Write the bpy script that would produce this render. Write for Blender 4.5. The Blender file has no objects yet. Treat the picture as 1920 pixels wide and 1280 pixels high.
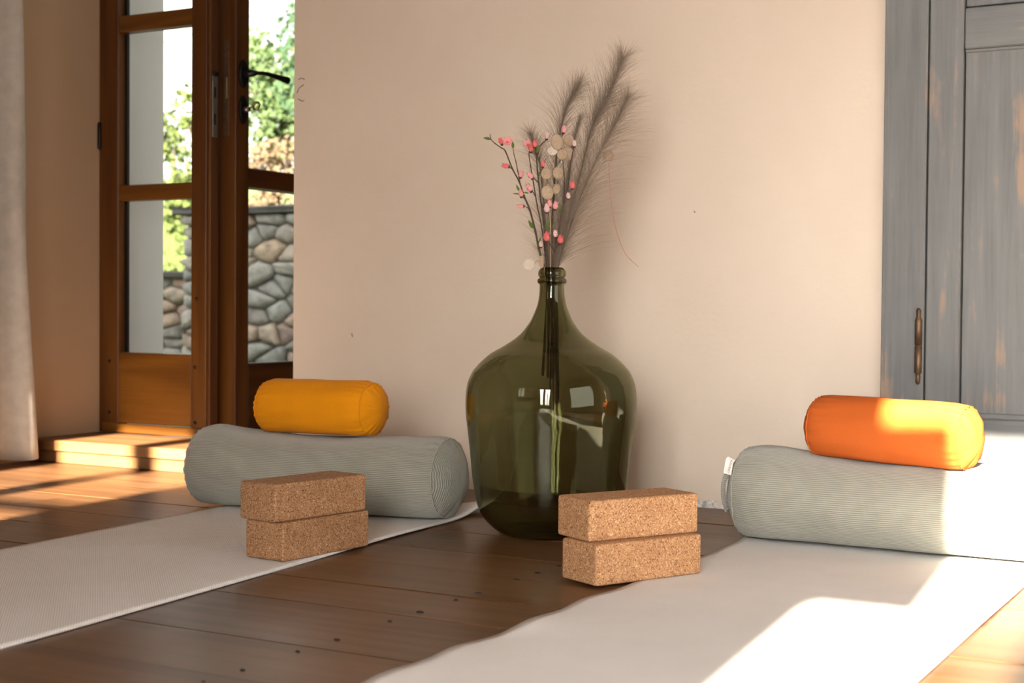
import bpy, bmesh, math, random
from mathutils import Vector, Matrix, noise
random.seed(7)
S = bpy.context.scene
COL = S.collection
V = Vector

# ------------------------------------------------------------------ camera
TH = .51                      # the room is turned 29 degrees to the lens axis
CAM_H = .505
def setup_camera():
    pitch, roll = .0242, .0078
    r0 = V((math.cos(TH), math.sin(TH), 0)); f0 = V((-math.sin(TH), math.cos(TH), 0)); up = V((0, 0, 1))
    f = f0*math.cos(pitch) - up*math.sin(pitch); u = up*math.cos(pitch) + f0*math.sin(pitch)
    r = r0*math.cos(roll) + u*math.sin(roll); u2 = u*math.cos(roll) - r0*math.sin(roll)
    m = Matrix((r, u2, -f)).transposed().to_4x4(); m.translation = V((0, 0, CAM_H))
    cd = bpy.data.cameras.new('camera'); cd.sensor_width = 36; cd.lens = 2740/1920*36
    cd.clip_start = .02; cd.clip_end = 200
    cd.dof.use_dof = True; cd.dof.focus_distance = 2.95; cd.dof.aperture_fstop = 5.6
    c = bpy.data.objects.new('camera', cd); COL.objects.link(c); c.matrix_world = m
    S.camera = c
setup_camera()

# ------------------------------------------------------------------ sky, sun, exposure
W = bpy.data.worlds.new('world'); S.world = W; W.use_nodes = True
bg = W.node_tree.nodes['Background']; bg.inputs[0].default_value = (1, .97, .93, 1); bg.inputs[1].default_value = 3.0
SUN_AZ, SUN_TAN = -.1, .366
def lamp(name, kind, energy, color, loc=(0, 0, 0), direction=(0, 1, 0), size=None, spread=180):
    d = bpy.data.lights.new(name, kind); d.energy = energy; d.color = color
    if kind == 'AREA':
        d.shape = 'RECTANGLE'; d.size, d.size_y = size; d.spread = math.radians(spread)
    o = bpy.data.objects.new(name, d); COL.objects.link(o); o.location = loc
    o.rotation_euler = V(direction).to_track_quat('-Z', 'Z').to_euler() if kind == 'SUN' else V(direction).to_track_quat('-Z', 'Y').to_euler()
    return o
sun = lamp('sun', 'SUN', 85, (1, .90, .74), (0, -6, 6), (SUN_AZ, 1, -SUN_TAN)); sun.data.angle = math.radians(.6)
DAY = (1, .97, .93)
lamp('daylight_window_left', 'AREA', 5, DAY, (-2.58, -2.34, 1.6), (0, 1, 0), (.7, 1.2))
lamp('daylight_window_middle', 'AREA', 16, DAY, (-.12, -2.34, 1.25), (-.85, 5.7, -1.65), (.36, 1.9), 70)
lamp('fill_right_rear', 'AREA', 23, (1, .98, .95), (.65, -2.34, 1.25), (-1.35, 5.7, -1.75), (.7, 2.0), 55)  # added fill lamp, beam narrowed and aimed at the wall's right part
lamp('fill_right_side', 'AREA', 13, (1, .98, .96), (1.22, 1.75, .95), (-1, 0, 0), (1.7, 1.4))  # added fill lamp out of view, brightens the right side
S.view_settings.view_transform = 'Standard'; S.view_settings.look = 'None'
S.view_settings.gamma = 1; S.view_settings.exposure = 0; S.view_settings.use_curve_mapping = False
S.cycles.use_denoising = True
S.cycles.max_bounces = 14; S.cycles.transmission_bounces = 12; S.cycles.diffuse_bounces = 6; S.cycles.transparent_max_bounces = 16

# ------------------------------------------------------------------ materials
def mat(name):
    m = bpy.data.materials.new(name); m.use_nodes = True
    return m, m.node_tree, m.node_tree.nodes['Principled BSDF']
def N(nt, t, **kw):
    n = nt.nodes.new(t)
    for k, v in kw.items():
        if k.startswith('i_'):
            key = k[2:]; key = int(key) if key.isdigit() else key.replace('_', ' ')
            n.inputs[key].default_value = v
        else: setattr(n, k, v)
    return n
def L(nt, a, b): nt.links.new(a, b)
def ramp(nt, fac, stops):
    r = N(nt, 'ShaderNodeValToRGB'); e = r.color_ramp.elements
    while len(e) < len(stops): e.new(.5)
    for el, (p, c) in zip(e, stops): el.position = p; el.color = (*c, 1)
    L(nt, fac, r.inputs[0]); return r.outputs[0]
def coords(nt, scale=(1, 1, 1), kind='Object', rot=(0, 0, 0), loc=(0, 0, 0)):
    tc = N(nt, 'ShaderNodeTexCoord'); mp = N(nt, 'ShaderNodeMapping')
    mp.inputs['Scale'].default_value = scale; mp.inputs['Rotation'].default_value = rot; mp.inputs['Location'].default_value = loc
    L(nt, tc.outputs[kind], mp.inputs[0]); return mp.outputs[0]
def tex_noise(nt, vec, scale, detail=4, rough=.55):
    n = N(nt, 'ShaderNodeTexNoise'); n.inputs['Scale'].default_value = scale; n.inputs['Detail'].default_value = detail
    n.inputs['Roughness'].default_value = rough; L(nt, vec, n.inputs['Vector']); return n.outputs['Fac']
def bump(nt, b, height, strength, dist):
    n = N(nt, 'ShaderNodeBump'); n.inputs['Strength'].default_value = strength; n.inputs['Distance'].default_value = dist
    L(nt, height, n.inputs['Height']); L(nt, n.outputs[0], b.inputs['Normal'])
def mixc(nt, fac, a, b, mode='MIX'):
    m = N(nt, 'ShaderNodeMix', data_type='RGBA', blend_type=mode)
    for s, v in ((0, fac), (6, a), (7, b)):
        if hasattr(v, 'links'): L(nt, v, m.inputs[s])
        else: m.inputs[s].default_value = v if s == 0 else (*v, 1)
    return m.outputs[2]
def mth(nt, op, a, b=None, c=None):
    m = N(nt, 'ShaderNodeMath', operation=op)
    for i, v in enumerate((a, b, c)):
        if v is None: continue
        if hasattr(v, 'links'): L(nt, v, m.inputs[i])
        else: m.inputs[i].default_value = v
    return m.outputs[0]
def plain(name, col, rough=.6, metal=0, noise_amt=.0, scale=20, spec=.5):
    m, nt, b = mat(name); b.inputs['Roughness'].default_value = rough; b.inputs['Metallic'].default_value = metal
    b.inputs['Specular IOR Level'].default_value = spec
    if noise_amt:
        f = tex_noise(nt, coords(nt), scale)
        c = ramp(nt, f, [(.25, [x*(1-noise_amt) for x in col]), (.75, [min(1, x*(1+noise_amt)) for x in col])])
        L(nt, c, b.inputs[0])
    else: b.inputs[0].default_value = (*col, 1)
    return m

def m_plaster(name, c0, c1, chips=False):
    m, nt, b = mat(name); v = coords(nt); f = tex_noise(nt, v, 1.6, 6, .6)
    c = ramp(nt, f, [(.3, c0), (.7, c1)])
    g = tex_noise(nt, v, 60, 3)
    if chips:   # flaked paint along the foot of the wall
        sep = N(nt, 'ShaderNodeSeparateXYZ'); L(nt, v, sep.inputs[0])
        near = mth(nt, 'SUBTRACT', 1, mth(nt, 'MULTIPLY', mth(nt, 'ABSOLUTE', mth(nt, 'ADD', sep.outputs[0], 1.37)), 7.5))
        low = mth(nt, 'SUBTRACT', 1, mth(nt, 'MULTIPLY', sep.outputs[2], 22))
        n2 = tex_noise(nt, v, 45, 4, .6)
        k = mth(nt, 'GREATER_THAN', mth(nt, 'ADD', mth(nt, 'MULTIPLY', near, .25), mth(nt, 'ADD', mth(nt, 'MULTIPLY', low, .35), n2)), .98)
        grey = ramp(nt, tex_noise(nt, v, 80, 3), [(.4, (.33, .32, .31)), (.6, (.75, .72, .68))])
        c = mixc(nt, k, c, grey)
    L(nt, c, b.inputs[0]); b.inputs['Roughness'].default_value = .75; b.inputs['Specular IOR Level'].default_value = .25
    mx = mth(nt, 'ADD', mth(nt, 'MULTIPLY', g, .3), f)
    bump(nt, b, mx, .25, .01); return m
def m_wood(name, dark, mid, light, along=0, rough=(.3, .5), vary=.25, ring=9, bstr=.15, scale=1.0):
    """wood with grain running along one object axis; each board differs a little"""
    m, nt, b = mat(name); sc = [22*scale]*3; sc[along] = 1.1*scale
    oi = N(nt, 'ShaderNodeObjectInfo'); tc = N(nt, 'ShaderNodeTexCoord'); mp = N(nt, 'ShaderNodeMapping')
    mp.inputs['Scale'].default_value = sc; L(nt, tc.outputs['Object'], mp.inputs[0])
    off = N(nt, 'ShaderNodeVectorMath', operation='SCALE'); off.inputs[0].default_value = (31, 17, 23); L(nt, oi.outputs['Random'], off.inputs['Scale'])
    ad = N(nt, 'ShaderNodeVectorMath', operation='ADD'); L(nt, mp.outputs[0], ad.inputs[0]); L(nt, off.outputs[0], ad.inputs[1])
    v = ad.outputs[0]
    f1 = tex_noise(nt, v, .22, 2, .5); f2 = tex_noise(nt, v, 3.2, 5, .65)
    wave = mth(nt, 'SINE', mth(nt, 'MULTIPLY', f1, ring*6.28)); wave = mth(nt, 'MULTIPLY_ADD', wave, .22, .5)
    g = mth(nt, 'ADD', mth(nt, 'MULTIPLY', wave, .5), mth(nt, 'MULTIPLY', f2, .5))
    c = ramp(nt, g, [(.22, dark), (.5, mid), (.78, light)])
    hsv = N(nt, 'ShaderNodeHueSaturation'); L(nt, c, hsv.inputs['Color'])
    L(nt, mth(nt, 'MULTIPLY_ADD', oi.outputs['Random'], vary, 1-vary/2), hsv.inputs['Value'])
    L(nt, hsv.outputs[0], b.inputs[0])
    b.inputs['Specular IOR Level'].default_value = .38
    rr = tex_noise(nt, coords(nt), 3.5, 4)
    L(nt, mth(nt, 'MULTIPLY_ADD', rr, rough[1]-rough[0], rough[0]), b.inputs['Roughness'])
    bump(nt, b, g, bstr, .003); return m
def m_fabric(name, col, scale=900, amt=.12, sheen=.3):
    m, nt, b = mat(name); v = coords(nt); f = tex_noise(nt, v, scale, 2); lf = tex_noise(nt, v, 6, 4)
    c = ramp(nt, mth(nt, 'ADD', mth(nt, 'MULTIPLY', f, .5), mth(nt, 'MULTIPLY', lf, .5)), [(.35, [x*(1-amt) for x in col]), (.65, [min(1, x*(1+amt)) for x in col])])
    L(nt, c, b.inputs[0]); b.inputs['Roughness'].default_value = .85; b.inputs['Specular IOR Level'].default_value = .2
    b.inputs['Sheen Weight'].default_value = sheen; b.inputs['Sheen Roughness'].default_value = .5
    bump(nt, b, f, .25, .001); return m
def m_corduroy():
    m, nt, b = mat('sage_corduroy'); tc = N(nt, 'ShaderNodeTexCoord'); sp = N(nt, 'ShaderNodeSeparateXYZ'); L(nt, tc.outputs['UV'], sp.inputs[0])
    s = mth(nt, 'SINE', mth(nt, 'MULTIPLY', sp.outputs[0], 6.2832)); s = mth(nt, 'MULTIPLY_ADD', s, .5, .5)
    v = coords(nt); lf = tex_noise(nt, v, 9, 5, .6); hf = tex_noise(nt, v, 300, 2)
    c = ramp(nt, s, [(0, (.22, .215, .175)), (.5, (.33, .325, .27)), (1, (.37, .365, .31))])
    c = mixc(nt, .35, c, ramp(nt, lf, [(.3, (.6, .6, .6)), (.7, (1, 1, 1))]), 'MULTIPLY')
    L(nt, c, b.inputs[0]); b.inputs['Roughness'].default_value = .9; b.inputs['Specular IOR Level'].default_value = .15
    b.inputs['Sheen Weight'].default_value = .35
    bump(nt, b, mth(nt, 'ADD', s, mth(nt, 'MULTIPLY', hf, .4)), .7, .0012); return m
def m_cork(name, k=1.0):
    m, nt, b = mat(name); v = coords(nt)
    vo = N(nt, 'ShaderNodeTexVoronoi'); vo.inputs['Scale'].default_value = 520; L(nt, v, vo.inputs['Vector'])
    sep = N(nt, 'ShaderNodeSeparateColor'); L(nt, vo.outputs['Color'], sep.inputs[0])
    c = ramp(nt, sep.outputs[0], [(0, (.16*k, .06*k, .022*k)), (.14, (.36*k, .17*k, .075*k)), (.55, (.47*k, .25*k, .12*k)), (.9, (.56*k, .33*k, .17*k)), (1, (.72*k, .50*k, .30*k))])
    lf = tex_noise(nt, v, 26, 3); c = mixc(nt, .5, c, ramp(nt, lf, [(.3, (.72, .68, .64)), (.7, (1, 1, 1))]), 'MULTIPLY')
    L(nt, c, b.inputs[0]); b.inputs['Roughness'].default_value = .8; b.inputs['Specular IOR Level'].default_value = .25
    bump(nt, b, mth(nt, 'ADD', vo.outputs['Distance'], sep.outputs[1]), .35, .0012); return m
def m_mat():
    m, nt, b = mat('woven_mat_rubber'); v = coords(nt); sp = N(nt, 'ShaderNodeSeparateXYZ'); L(nt, v, sp.inputs[0])
    k = 6.2832/.0056
    a = mth(nt, 'SINE', mth(nt, 'MULTIPLY', sp.outputs[0], k)); c2 = mth(nt, 'SINE', mth(nt, 'MULTIPLY', sp.outputs[1], k))
    h = mth(nt, 'MULTIPLY', a, c2); h = mth(nt, 'MULTIPLY_ADD', h, .5, .5)
    lf = tex_noise(nt, v, 5, 5, .6)
    c = ramp(nt, h, [(0, (.54, .52, .50)), (.6, (.72, .705, .685)), (1, (.77, .76, .745))])
    c = mixc(nt, .4, c, ramp(nt, lf, [(.35, (.86, .84, .82)), (.65, (1, 1, 1))]), 'MULTIPLY')
    L(nt, c, b.inputs[0]); b.inputs['Roughness'].default_value = .75; b.inputs['Specular IOR Level'].default_value = .25
    bump(nt, b, h, .5, .0015); return m
def m_glass():
    m, nt, b = mat('green_bottle_glass'); nt.nodes.remove(b)
    g = N(nt, 'ShaderNodeBsdfGlass'); g.inputs['IOR'].default_value = 1.48; g.inputs['Roughness'].default_value = 0
    f = tex_noise(nt, coords(nt), 5, 3)
    c = ramp(nt, f, [(.3, (.62, .625, .51)), (.7, (.655, .66, .54))]); L(nt, c, g.inputs[0])
    bn = N(nt, 'ShaderNodeBump'); bn.inputs['Strength'].default_value = .08; bn.inputs['Distance'].default_value = .02
    L(nt, tex_noise(nt, coords(nt), 9, 2), bn.inputs['Height']); L(nt, bn.outputs[0], g.inputs['Normal'])
    L(nt, g.outputs[0], nt.nodes['Material Output'].inputs[0]); return m
def m_pane():
    m, nt, b = mat('window_glass'); nt.nodes.remove(b)
    t = N(nt, 'ShaderNodeBsdfTransparent'); t.inputs[0].default_value = (.93, .95, .94, 1)
    g = N(nt, 'ShaderNodeBsdfGlossy'); g.inputs['Roughness'].default_value = .02
    lw = N(nt, 'ShaderNodeLayerWeight'); lw.inputs[0].default_value = .5
    fr = mth(nt, 'MULTIPLY_ADD', mth(nt, 'POWER', lw.outputs['Facing'], 5), .5, .03)
    x = N(nt, 'ShaderNodeMixShader'); L(nt, fr, x.inputs[0]); L(nt, t.outputs[0], x.inputs[1]); L(nt, g.outputs[0], x.inputs[2])
    L(nt, x.outputs[0], nt.nodes['Material Output'].inputs[0]); return m
def m_bluepaint(name, along, spots=()):
    m, nt, b = mat(name); sc = [26]*3; sc[along] = 1.4; v = coords(nt, tuple(sc)); w = coords(nt)
    g = tex_noise(nt, v, 1.6, 6, .65); patch = tex_noise(nt, coords(nt, (5, 5, 2.4) if along == 2 else (2.4, 5, 5)), 1, 5, .62)
    c = ramp(nt, g, [(.3, (.135, .138, .136)), (.6, (.18, .183, .178)), (.8, (.215, .214, .206))])
    c = mixc(nt, .5, c, ramp(nt, tex_noise(nt, w, 3, 4), [(.35, (.72, .72, .74)), (.65, (1, 1, 1))]), 'MULTIPLY')
    k = mth(nt, 'SUBTRACT', mth(nt, 'ADD', mth(nt, 'MULTIPLY', patch, 1.0), mth(nt, 'MULTIPLY', g, .55)), .86)
    sp = N(nt, 'ShaderNodeSeparateXYZ'); L(nt, w, sp.inputs[0])
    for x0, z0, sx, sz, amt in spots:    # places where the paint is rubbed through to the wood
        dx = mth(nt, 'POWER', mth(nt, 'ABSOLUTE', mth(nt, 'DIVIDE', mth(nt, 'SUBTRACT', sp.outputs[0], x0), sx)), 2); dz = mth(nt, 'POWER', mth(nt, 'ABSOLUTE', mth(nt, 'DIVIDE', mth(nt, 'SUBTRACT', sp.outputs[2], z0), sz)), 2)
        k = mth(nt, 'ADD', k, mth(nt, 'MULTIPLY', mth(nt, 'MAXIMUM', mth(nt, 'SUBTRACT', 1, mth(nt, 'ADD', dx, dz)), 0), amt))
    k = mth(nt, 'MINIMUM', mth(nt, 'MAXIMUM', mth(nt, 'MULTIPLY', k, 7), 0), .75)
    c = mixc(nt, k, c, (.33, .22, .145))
    L(nt, c, b.inputs[0]); b.inputs['Roughness'].default_value = .5; b.inputs['Specular IOR Level'].default_value = .35
    bump(nt, b, g, .3, .002); return m
def m_translucent(name, col, tr=.4, rough=.8, twoside=None):
    m, nt, b = mat(name); v = coords(nt); f = tex_noise(nt, v, 30, 3)
    c = ramp(nt, f, [(.3, [x*.85 for x in col]), (.7, col)]); L(nt, c, b.inputs[0]); b.inputs['Roughness'].default_value = rough
    b.inputs['Specular IOR Level'].default_value = .2
    t = N(nt, 'ShaderNodeBsdfTranslucent'); L(nt, c, t.inputs[0]); x = N(nt, 'ShaderNodeMixShader'); x.inputs[0].default_value = tr
    L(nt, b.outputs[0], x.inputs[1]); L(nt, t.outputs[0], x.inputs[2]); L(nt, x.outputs[0], nt.nodes['Material Output'].inputs[0]); return m
def m_stone():
    m, nt, b = mat('field_stone'); oi = N(nt, 'ShaderNodeObjectInfo'); v = coords(nt)
    base = ramp(nt, oi.outputs['Random'], [(0, (.29, .285, .275)), (.3, (.36, .33, .30)), (.5, (.40, .28, .21)), (.7, (.26, .255, .25)), (.85, (.42, .32, .24)), (1, (.25, .18, .165))])
    f = tex_noise(nt, v, 14, 6, .65); c = mixc(nt, .8, base, ramp(nt, f, [(.3, (.5, .5, .5)), (.7, (1.3, 1.3, 1.3))]), 'MULTIPLY')
    L(nt, c, b.inputs[0]); b.inputs['Roughness'].default_value = .85; bump(nt, b, f, .6, .02); return m

M = {}
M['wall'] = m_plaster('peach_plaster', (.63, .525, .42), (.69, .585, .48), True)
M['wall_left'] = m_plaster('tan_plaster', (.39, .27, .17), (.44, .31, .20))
M['white_plaster'] = m_plaster('white_render', (.78, .785, .79), (.83, .835, .84))
M['ceiling'] = m_plaster('ceiling_darkened', (.34, .27, .20), (.38, .30, .23))  # browned so less light returns to the top of the wall
M['plank'] = m_wood('oiled_floorboard', (.062, .025, .009), (.106, .047, .018), (.150, .072, .031), 0, (.27, .46), .3, bstr=.08)
M['under'] = plain('subfloor', (.03, .018, .01), .9)
M['step'] = m_wood('step_wood', (.085, .036, .011), (.135, .06, .02), (.18, .085, .032), 0, (.4, .6), .2)
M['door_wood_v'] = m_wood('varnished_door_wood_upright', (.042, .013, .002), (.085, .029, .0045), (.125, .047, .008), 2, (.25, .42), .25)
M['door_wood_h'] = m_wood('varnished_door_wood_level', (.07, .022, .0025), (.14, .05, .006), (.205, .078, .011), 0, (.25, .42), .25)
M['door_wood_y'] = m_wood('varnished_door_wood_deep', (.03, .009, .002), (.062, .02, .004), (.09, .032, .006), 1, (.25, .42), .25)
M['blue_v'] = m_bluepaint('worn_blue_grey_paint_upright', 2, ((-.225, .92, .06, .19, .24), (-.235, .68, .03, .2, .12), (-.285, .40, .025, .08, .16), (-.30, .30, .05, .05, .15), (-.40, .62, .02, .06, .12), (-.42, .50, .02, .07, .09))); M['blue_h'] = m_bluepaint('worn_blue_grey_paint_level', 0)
M['iron'] = plain('black_iron', (.012, .010, .009), .38, .6); M['plate'] = plain('lock_plate_steel', (.22, .20, .17), .4, .9)
M['rust'] = plain('rusty_hinge', (.14, .085, .05), .5, .7, .3, 60); M['brass'] = plain('key_brass', (.35, .27, .15), .35, 1)
M['gap'] = plain('dark_gap', (.015, .012, .01), .9)
M['pane'] = m_pane(); M['glass'] = m_glass(); M['cord'] = m_corduroy()
M['yellow'] = m_fabric('mustard_cotton', (.68, .25, .001), sheen=.03); M['orange'] = m_fabric('orange_cotton', (.50, .105, .016), sheen=.0)
M['cork'] = m_cork('cork', .92); M['cork_shaded'] = m_cork('shaded_cork', .74); M['mat'] = m_mat()  # second cork is a copy with weaker light put into its colour
M['curtain'] = m_translucent('curtain_cotton', (.62, .58, .52), .25)
M['tag'] = plain('tag_cotton', (.78, .72, .66), .8); M['ink'] = plain('tag_ink', (.09, .07, .06), .8)
M['hair'] = plain('plume_hair', (.26, .205, .155), .7, 0, .2, 30, .2); M['plume_stem'] = plain('plume_stalk', (.09, .06, .038), .7, 0, .2, 50)
M['bark'] = plain('twig_bark', (.055, .032, .018), .75, 0, .35, 90); M['green_stem'] = plain('green_stem', (.10, .10, .02), .6, 0, .2, 40)
M['petal'] = m_translucent('pink_petal', (.86, .40, .39), .25, .7); M['petal_red'] = m_translucent('coral_petal', (.82, .20, .19), .2, .7); M['petal_pale'] = m_translucent('pale_petal', (.85, .60, .58), .25, .7)
M['sepal'] = plain('sepal', (.06, .022, .016), .7); M['leaf'] = m_translucent('leaf_green', (.10, .16, .025), .25, .5)
M['lunaria'] = m_translucent('honesty_disc', (.52, .39, .265), .35, .35); M['lunaria_pale'] = m_translucent('honesty_disc_pale', (.75, .66, .54), .35, .3); M['straw'] = plain('straw_stalk', (.36, .26, .16), .7)
M['thread'] = plain('red_thread', (.55, .12, .06), .7)
M['stone'] = m_stone(); M['mortar'] = plain('lime_mortar', (.21, .195, .17), .95, 0, .3, 8)
M['slate'] = plain('slate_coping', (.085, .08, .075), .8, 0, .35, 10)
M['grass_soil'] = plain('grassy_bank', (.07, .095, .03), .9, 0, .4, 5); M['blade'] = m_translucent('grass_blade', (.10, .135, .04), .35)
M['bush1'] = m_translucent('bush_leaf_fresh', (.085, .125, .05), .35); M['bush2'] = m_translucent('bush_leaf_dark', (.04, .075, .038), .3)
M['bush3'] = m_translucent('bush_leaf_dry', (.15, .105, .065), .3); M['bush4'] = m_translucent('bush_leaf_lime', (.10, .13, .04), .4)
M['wire'] = plain('wire', (.1, .1, .1), .6)

# ------------------------------------------------------------------ mesh helpers
def wloc(o):
    p = V((0, 0, 0))
    while o: p += o.location; o = o.parent
    return p
def obj(name, verts, faces, m, parent=None, smooth=False, uv=None, loc=None):
    """one mesh object; verts in room coordinates"""
    base = wloc(parent) if parent else V((0, 0, 0))
    org = V(loc) if loc is not None else base
    me = bpy.data.meshes.new(name); me.from_pydata([tuple(V(v)-org) for v in verts], [], faces); me.validate()
    if smooth: me.polygons.foreach_set('use_smooth', [True]*len(me.polygons))
    if uv is not None:
        l = me.uv_layers.new(name='UVMap')
        for p in me.polygons:
            for li, vi in zip(p.loop_indices, p.vertices): l.data[li].uv = uv[vi]
    mats = m if isinstance(m, (list, tuple)) else [m]
    for x in mats: me.materials.append(x)
    o = bpy.data.objects.new(name, me); COL.objects.link(o); o.location = org-base
    if parent: o.parent = parent
    return o
def empty(name, loc):
    o = bpy.data.objects.new(name, None); COL.objects.link(o); o.location = loc; o.empty_display_size = .05; return o
def tag(o, label=None, cat=None, group=None, kind=None):
    for k, v in (('label', label), ('category', cat), ('group', group), ('kind', kind)):
        if v: o[k] = v
    return o
def box_data(lo, hi, bevel=0, seg=1):
    bm = bmesh.new(); bmesh.ops.create_cube(bm, size=1)
    lo, hi = V(lo), V(hi); c = (lo+hi)/2; s = hi-lo
    for v in bm.verts: v.co = V((v.co.x*s.x+c.x, v.co.y*s.y+c.y, v.co.z*s.z+c.z))
    if bevel: bmesh.ops.bevel(bm, geom=bm.edges[:], offset=bevel, segments=seg, affect='EDGES', profile=.5)
    bm.verts.index_update(); vs = [v.co.copy() for v in bm.verts]; fs = [[v.index for v in f.verts] for f in bm.faces]; bm.free()
    return vs, fs
def box(name, lo, hi, m, parent=None, bevel=0, seg=1, smooth=False, xf=None, loc=None):
    v, f = box_data(lo, hi, bevel, seg)
    if xf: v = [xf(p) for p in v]
    return obj(name, v, f, m, parent, smooth, loc=loc)
def boxes(name, lst, m, parent=None, bevel=0):
    vs, fs = [], []
    for lo, hi in lst:
        v, f = box_data(lo, hi, bevel); k = len(vs); vs += v; fs += [[i+k for i in q] for q in f]
    return obj(name, vs, fs, m, parent)
def tube_data(pts, rad, n=6, cap=True):
    pts = [V(p) for p in pts]; vs, fs = [], []; k = len(pts)
    t0 = (pts[1]-pts[0]).normalized(); a = t0.orthogonal().normalized()
    for i, p in enumerate(pts):
        t = (pts[min(i+1, k-1)]-pts[max(i-1, 0)]).normalized()
        a = (a-t*a.dot(t)).normalized(); b = t.cross(a); r = rad[i] if isinstance(rad, (list, tuple)) else rad
        for j in range(n):
            w = 2*math.pi*j/n; vs.append(p+(a*math.cos(w)+b*math.sin(w))*r)
    for i in range(k-1):
        for j in range(n):
            fs.append([i*n+j, i*n+(j+1) % n, (i+1)*n+(j+1) % n, (i+1)*n+j])
    if cap: fs += [list(range(n))[::-1], [(k-1)*n+j for j in range(n)]]
    return vs, fs
def tube(name, pts, rad, m, parent=None, n=8):
    v, f = tube_data(pts, rad, n); return obj(name, v, f, m, parent, True)
class MB:
    def __init__(s): s.v, s.f = [], []
    def add(s, d):
        k = len(s.v); s.v += list(d[0]); s.f += [[i+k for i in q] for q in d[1]]
    def build(s, name, m, parent=None, smooth=True): return obj(name, s.v, s.f, m, parent, smooth)
def spline(pts, n):
    """Catmull-Rom through points"""
    pts = [V(p) for p in pts]; P = [pts[0]*2-pts[1]]+pts+[pts[-1]*2-pts[-2]]; out = []
    for i in range(1, len(P)-2):
        for j in range(n):
            t = j/n; a, b, c, d = P[i-1:i+3]
            out.append(.5*((2*b)+(c-a)*t+(2*a-5*b+4*c-d)*t*t+(3*b-a-3*c+d)*t**3))
    return out+[pts[-1]]
def lathe(name, prof, c, m, parent=None, n=64):
    vs, fs = [], []; k = len(prof)
    for r, z in prof:
        for j in range(n):
            w = 2*math.pi*j/n; vs.append(V((c[0]+r*math.cos(w), c[1]+r*math.sin(w), c[2]+z)))
    for i in range(k-1):
        for j in range(n): fs.append([i*n+j, i*n+(j+1) % n, (i+1)*n+(j+1) % n, (i+1)*n+j])
    return obj(name, vs, fs, m, parent, True)
STR = dict(kind='structure')

# ------------------------------------------------------------------ the room shell
WL, WR, WB, WF = -3.62, 1.15, -2.2, 3.45         # left wall, right wall, rear wall, main wall
DN = 3.64                                       # plane of the glazed door
ZC = 2.7
floor = box('floor', (-3.9, -2.5, -.12), (1.4, 3.62, -.026), M['under']); tag(floor, 'dark brown oiled wooden plank floor of the room', 'floor', **STR)
seams = [-2.2, -1.98, -1.77, -1.57, -1.35, -1.15, -.93, -.72, -.5, -.3, -.08, .13, .33, .55, .75, .95, 1.14, 1.335, 1.53, 1.73, 1.985, 2.165, 2.385, 2.56, 2.78, 2.99, 3.2, 3.45]
for i, (a, b) in enumerate(zip(seams, seams[1:])):
    cuts = [-3.62] + sorted(random.uniform(-3.2+1.9*k, -2.0+1.9*k) for k in range(2)) + [WR]
    if 1.3 < a < 2.4: cuts = [-3.62, -2.9+.3*(i % 2), .6+.1*(i % 3), WR]
    for c, d in zip(cuts, cuts[1:]):
        dz = random.uniform(-.0008, .0008)
        p = box('plank', (c+.0008, a+.0011, -.026), (d-.0008, b-.0011, dz), M['plank'], floor, .0012, loc=((c+d)/2, (a+b)/2, 0))
    if 1.0 < a < 3.1:      # two nails where each board crosses the joist
        for w0 in (-1.30,):
            for q in (.22, .8):
                n0 = a+(b-a)*q+random.uniform(-.01, .01); x0 = w0+random.uniform(-.004, .004)
                r = random.uniform(.0022, .0045)
                vs = [V((x0+r*1.5*math.cos(t)*random.uniform(.8, 1.1), n0+r*math.sin(t), .0014)) for t in [k*math.pi/4 for k in range(8)]]
                vs += [V((x0+(v.x-x0)*1.2, n0+(v.y-n0)*1.2, 0)) for v in vs]
                obj('nail', vs, [list(range(8))]+[[k, k+8, (k+1) % 8+8, (k+1) % 8] for k in range(8)], M['gap'], floor)

wb = boxes('wall_back', [((-2.67, WF, -.12), (-.919, 3.95, ZC)), ((.18, WF, -.12), (1.4, 3.95, ZC)), ((-.919, WF, 2.05), (.18, 3.95, ZC)), ((-.919, 3.62, -.12), (.18, 3.95, 2.05)),
                         ((-3.62, 3.60, 2.24), (-2.67, 3.95, ZC))], M['wall']); tag(wb, 'peach plastered main wall behind the bottle', 'wall', **STR)
for k, pts in enumerate(([(-2.655, 1.165), (-2.645, 1.168), (-2.632, 1.164)], [(-2.66, 1.125), (-2.652, 1.14), (-2.636, 1.148)], [(-2.655, 1.108), (-2.64, 1.10), (-2.634, 1.103)], [(-2.459, .424), (-2.458, .418), (-2.456, .412)], [(-1.406, .748), (-1.404, .746), (-1.403, .744)])):
    tube('plaster_crack', [(x_, WF-.0002, z_) for x_, z_ in pts], .0011, M['gap'], wb, 5)
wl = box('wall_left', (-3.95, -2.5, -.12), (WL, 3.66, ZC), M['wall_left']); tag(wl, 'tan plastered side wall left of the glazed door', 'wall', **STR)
rv = box('wall_reveal', (-3.95, 3.66, -.12), (WL+.004, 3.925, ZC), M['white_plaster']); tag(rv, 'white rendered outer reveal beside the glazed door', 'wall', **STR)
wr = boxes('wall_right', [((WR, -2.5, -.12), (WR+.06, .9, ZC)), ((WR, 2.6, -.12), (WR+.06, 3.45, ZC)), ((WR, .9, -.12), (WR+.06, 2.6, .25)), ((WR, .9, 1.65), (WR+.06, 2.6, ZC))], M['wall']); tag(wr, 'peach plastered side wall on the right', 'wall', **STR)  # opening added to let the side fill lamp in
hw = box('wall_sun_block', (-13, -2.5, -.2), (-3.955, 3.3, 2.9), M['white_plaster']); tag(hw, 'added sun blocking mass beyond the left wall, shading the garden walls', 'wall', **STR)  # unseen block added to keep sun off the garden walls
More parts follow.
